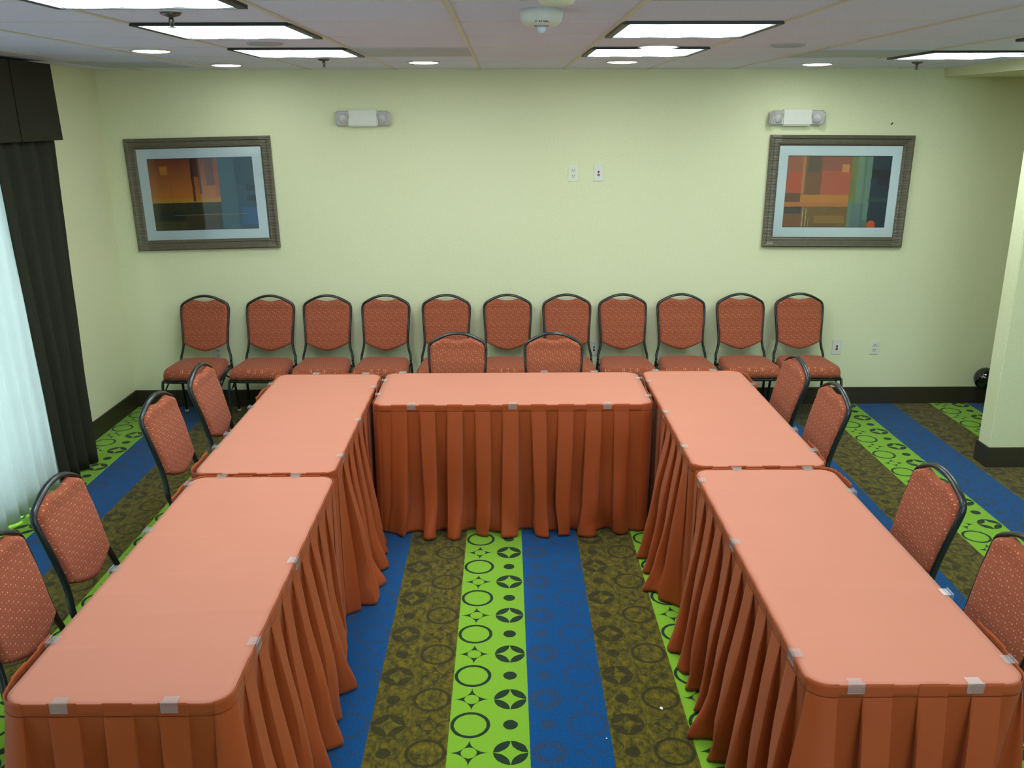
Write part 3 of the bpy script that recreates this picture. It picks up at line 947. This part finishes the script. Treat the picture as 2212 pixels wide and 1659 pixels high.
n0, n1, r0, r1, f0, f1, l0, l1, Pm = seg(TB['R1'])
sk('R1', r1-.12, Pm+r0+.26, lambda s, q=(f1, l0, l1, Pm): smooth(q[1]+.03, q[1]+.15, s) if s < q[3]+.01 else 1, 15, .030)

# ------------------------------------------------------------------ chairs
APEX, SHO, BOT = (0, .285, .925), (.175, .298, .822), (.166, .225, .552)
def build_chair():
    t = thing('banquet_chair', '', 'chair')
    # crown shaped back tube from seat level up and over (ellipse, deeper than wide)
    half = [(.190, .190, .420), (.188, .203, .46), (.176, .212, .505), (.168, .225, .56), (.171, .245, .64), (.178, .272, .74), (.181, .287, .79), (.180, .2945, .820), (.172, .2975, .844), (.152, .2985, .861), (.120, .299, .879), (.085, .299, .895), (.045, .298, .907), (.0, .297, .912)]
    pts = half+[(-x, y, z) for x, y, z in half[-2::-1]]
    bm = bmesh.new(); sweep(bm, catmull(pts, 5), .0092, .0135, 12, up=(0, 1, .25)); link('back_frame', bm, M['steel'], t, True)
    # padded back: outline in x/z, follows the tube's curve in y
    def yc(z):
        K = [(.42, .19), (.46, .203), (.505, .212), (.56, .225), (.64, .245), (.74, .272), (.795, .289), (.83, .2965), (.95, .299)]
        for (a_, b_), (c_, d_) in zip(K, K[1:]):
            if z <= c_: return b_+(d_-b_)*(z-a_)/(c_-a_)
        return .299
    xw = [(.50, 0.0), (.503, .030), (.512, .062), (.527, .105), (.540, .138), (.550, .158), (.555, .163), (.60, .163), (.66, .166), (.72, .170), (.77, .171), (.80, .169), (.82, .160), (.838, .135), (.855, .105), (.870, .078), (.878, .062)]
    # closed outline, left to right
    right = [(w_, z) for z, w_ in xw]
    notch = [(.062, .878), (.045, .869), (.022, .861), (0, .859)]
    out = right+notch[1:]
    full = out+[(-x, z) for x, z in out[-2:0:-1]]
    # triangulate by rows: build scanline grid for front & back surfaces with pillow
    bm = bmesh.new()
    def halfw(z):
        for (a_, b_), (c_, d_) in zip(xw, xw[1:]):
            if a_ <= z <= c_: return b_+(d_-b_)*(z-a_)/(c_-a_)
        return 0
    cols = 30
    top = lambda x: (.868+.017*(abs(x)/.080)**1.6 if abs(x) < .080 else (.885-(abs(x)-.080)*.47 if abs(x) < .152 else .851-(abs(x)-.152)*1.4))
    bot = lambda x: .500+.055*(abs(x)/.163)**1.55
    grid = {}
    N = 22
    for side in (0, 1):
        for i in range(cols+1):
            x = -.170*math.cos(PI*i/cols)
            xx = max(-.1695, min(.1695, x))
            zt, zb = top(xx), bot(min(.163, abs(xx)))
            for j in range(N+1):
                f = .5-.5*math.cos(PI*j/N)
                z = zb+(zt-zb)*f
                hwz = .163+(.0105*smooth(.6, .74, z))
                xs = xx/.1695*hwz
                e = min(1, (1-abs(xx)/.1695)/.16); g = min(1, min(f, 1-f)/.055)
                bul = math.sqrt(max(0, 1-(1-e)**2))*math.sqrt(max(0, 1-(1-g)**2))
                th = (.026*bul+.004) if side == 0 else -(.010*bul)
                grid[side, i, j] = bm.verts.new((xs, yc(z)-th, z))
    for side in (0, 1):
        for i in range(cols):
            for j in range(N):
                q = (grid[side, i, j], grid[side, i+1, j], grid[side, i+1, j+1], grid[side, i, j+1])
                bm.faces.new(q if side == 0 else q[::-1])
    for i in range(cols):
        for j in (0, N): bm.faces.new((grid[0, i, j], grid[1, i, j], grid[1, i+1, j], grid[0, i+1, j]))
    for j in range(N):
        for i in (0, cols): bm.faces.new((grid[0, i, j], grid[0, i, j+1], grid[1, i, j+1], grid[1, i, j]))
    bmesh.ops.recalc_face_normals(bm, faces=bm.faces[:])
    link('backrest', bm, M['fabric_back'], t, True)
    # seat: waterfall cushion, wider at the front
    bm = bmesh.new(); nx, ny = 22, 20; G = {}
    for side in (0, 1):
        for i in range(nx+1):
            for j in range(ny+1):
                u = -math.cos(PI*i/nx); v = .5-.5*math.cos(PI*j/ny)     # v 0 front .. 1 back
                hw = .216-.036*v
                # rounded front corners
                y = -.222+.412*v
                if v < .25: hw -= .030*(1-v/.25)**2
                if v > .88: hw -= .030*((v-.88)/.12)**2
                y -= .016*(1-u*u)*(1-v)
                e = min(1, (1-abs(u))/.16); g = min(1, min(v, 1-v)/.13)
                bul = math.sqrt(max(0, 1-(1-e)**2))*math.sqrt(max(0, 1-(1-g)**2))
                zb = .392+.006*v
                z = zb+.022+.050*bul-.014*v+.010*(1-u*u) if side == 0 else zb
                G[side, i, j] = bm.verts.new((u*hw, y, z))
    for side in (0, 1):
        for i in range(nx):
            for j in range(ny):
                q = (G[side, i, j], G[side, i+1, j], G[side, i+1, j+1], G[side, i, j+1]); bm.faces.new(q)
    for i in range(nx):
        for j in (0, ny): bm.faces.new((G[0, i, j], G[1, i, j], G[1, i+1, j], G[0, i+1, j]))
    for j in range(ny):
        for i in (0, nx): bm.faces.new((G[0, i, j], G[0, i, j+1], G[1, i, j+1], G[1, i, j]))
    bmesh.ops.recalc_face_normals(bm, faces=bm.faces[:])
    link('seat', bm, M['fabric_seat'], t, True)
    # steel seat frame
    bm = bmesh.new()
    loop = [(.19, .185, .382), (.198, .0, .378), (.205, -.17, .376), (.195, -.205, .376), (.12, -.220, .376), (-.12, -.220, .376), (-.195, -.205, .376), (-.205, -.17, .376), (-.198, 0, .378), (-.19, .185, .382), (.19, .185, .382)]
    sweep(bm, loop, .009, .012, 8, up=(0, 0, 1)); link('seat_frame', bm, M['steel'], t, True)
    for s in (-1, 1):
        for nm_, pts_ in (('f', [(s*.205, -.19, .378), (s*.207, -.205, .33), (s*.207, -.225, .15), (s*.207, -.235, .012)]),
                          ('r', [(s*.190, .190, .42), (s*.196, .188, .36), (s*.202, .205, .20), (s*.205, .245, .012)])):
            bm = bmesh.new(); sweep(bm, catmull(pts_, 5), .0095, .0125, 10, up=(0, 1, 0)); lg = link('leg', bm, M['steel'], t, True)
            e = pts_[-1]
            bm = bmesh.new(); lathe(bm, [(.012, 0), (.015, .003), (.015, .016), (.011, .020)], 14, (e[0], e[1], 0)); link('foot_cap', bm, M['grey_plastic'], lg, True)
        bm = bmesh.new(); sweep(bm, [(s*.196, -.198, .30), (s*.20, -.02, .368)], .006, n=8, up=(1, 0, 0))
        sweep(bm, [(s*.20, -.02, .368), (s*.198, .186, .28)], .006, n=8, up=(1, 0, 0)); link('brace', bm, M['steel'], t, True)
    return t
proto = build_chair()
def dup(root, loc, rz):
    r = root.copy(); COL.objects.link(r); r.location = loc; r.rotation_euler = (0, 0, rz)
    for ch in root.children:
        c_ = ch.copy(); COL.objects.link(c_); c_.parent = r
        for g in ch.children:
            d = g.copy(); COL.objects.link(d); d.parent = c_
    return r
BY = 6.455
ORDN = ['leftmost', 'second from the left', 'third from the left', 'fourth from the left', 'fifth from the left, half hidden', 'sixth from the left',
        'seventh from the left, half hidden', 'fourth from the right', 'third from the right', 'second from the right', 'rightmost']
xs_ = [-2.305, -1.815, -1.37, -.926, -.453, .014, .465, .903, 1.352, 1.815, 2.258]
rr_ = [1.5, -1, .5, -.5, 1, 0, -1, .5, 0, 1, -1.5]
chairs = [(x, BY, math.radians(r), 'rust chair in the row against the back wall, '+ORDN[i], 'row of banquet chairs against the back wall') for i, (x, r) in enumerate(zip(xs_, rr_))]
G1 = 'banquet chairs pulled up to the tables'
chairs += [
 (-.300, 5.190, math.radians(1.5), 'rust banquet chair behind the middle table, the left one of the pair', G1),
 (.296, 5.180, math.radians(-1), 'rust banquet chair behind the middle table, the right one of the pair', G1),
 (-1.392, 4.743, math.radians(89.3), 'banquet chair on the left side of the U, farthest from the camera', G1),
 (-1.431, 4.183, math.radians(86), 'banquet chair on the left side of the U, second farthest from the camera', G1),
 (-1.410, 3.130, math.radians(89.2), 'banquet chair on the left side of the U in front of the sheer curtain', G1),
 (-1.381, 2.617, math.radians(88.9), 'banquet chair cut off by the left picture edge', G1),
 (1.352, 4.841, math.radians(-87.5), 'banquet chair on the right side of the U, farthest from the camera', G1),
 (1.380, 4.306, math.radians(-87.7), 'banquet chair on the right side of the U, second farthest from the camera', G1),
 (1.381, 3.170, math.radians(-87.5), 'banquet chair beside the front right table, whole back in view', G1),
 (1.382, 2.560, math.radians(-88), 'banquet chair cut off by the right picture edge', G1)]
for i, (x, y, r, lab, grp) in enumerate(chairs):
    o = proto if i == 0 else dup(proto, (x, y, 0), r)
    o.location = (x, y, 0); o.rotation_euler = (0, 0, r)
    o['label'] = lab; o['category'] = 'chair'; o['group'] = grp

# ------------------------------------------------------------------ daylight outside the window
w = bpy.data.worlds.new('World'); SC.world = w; w.use_nodes = True
bg = w.node_tree.nodes['Background']; bg.inputs[0].default_value = (.62, .83, 1, 1); bg.inputs[1].default_value = 2.6

# ------------------------------------------------------------------ camera
cam = bpy.data.cameras.new('camera'); co = bpy.data.objects.new('camera', cam); COL.objects.link(co)
cam.sensor_width = 36; cam.lens = 1924.18/2212*36; cam.clip_start = .05
co.matrix_world = Matrix.Translation((0, 0, CAMH)) @ Matrix.Rotation(-.00694, 4, 'Z') @ Matrix.Rotation(PI/2-.28975, 4, 'X') @ Matrix.Rotation(-.00241, 4, 'Z')
SC.camera = co
SC.view_settings.view_transform = 'Standard'; SC.view_settings.look = 'None'
SC.view_settings.gamma = 1; SC.view_settings.use_curve_mapping = False
SC.view_settings.exposure = 1.97
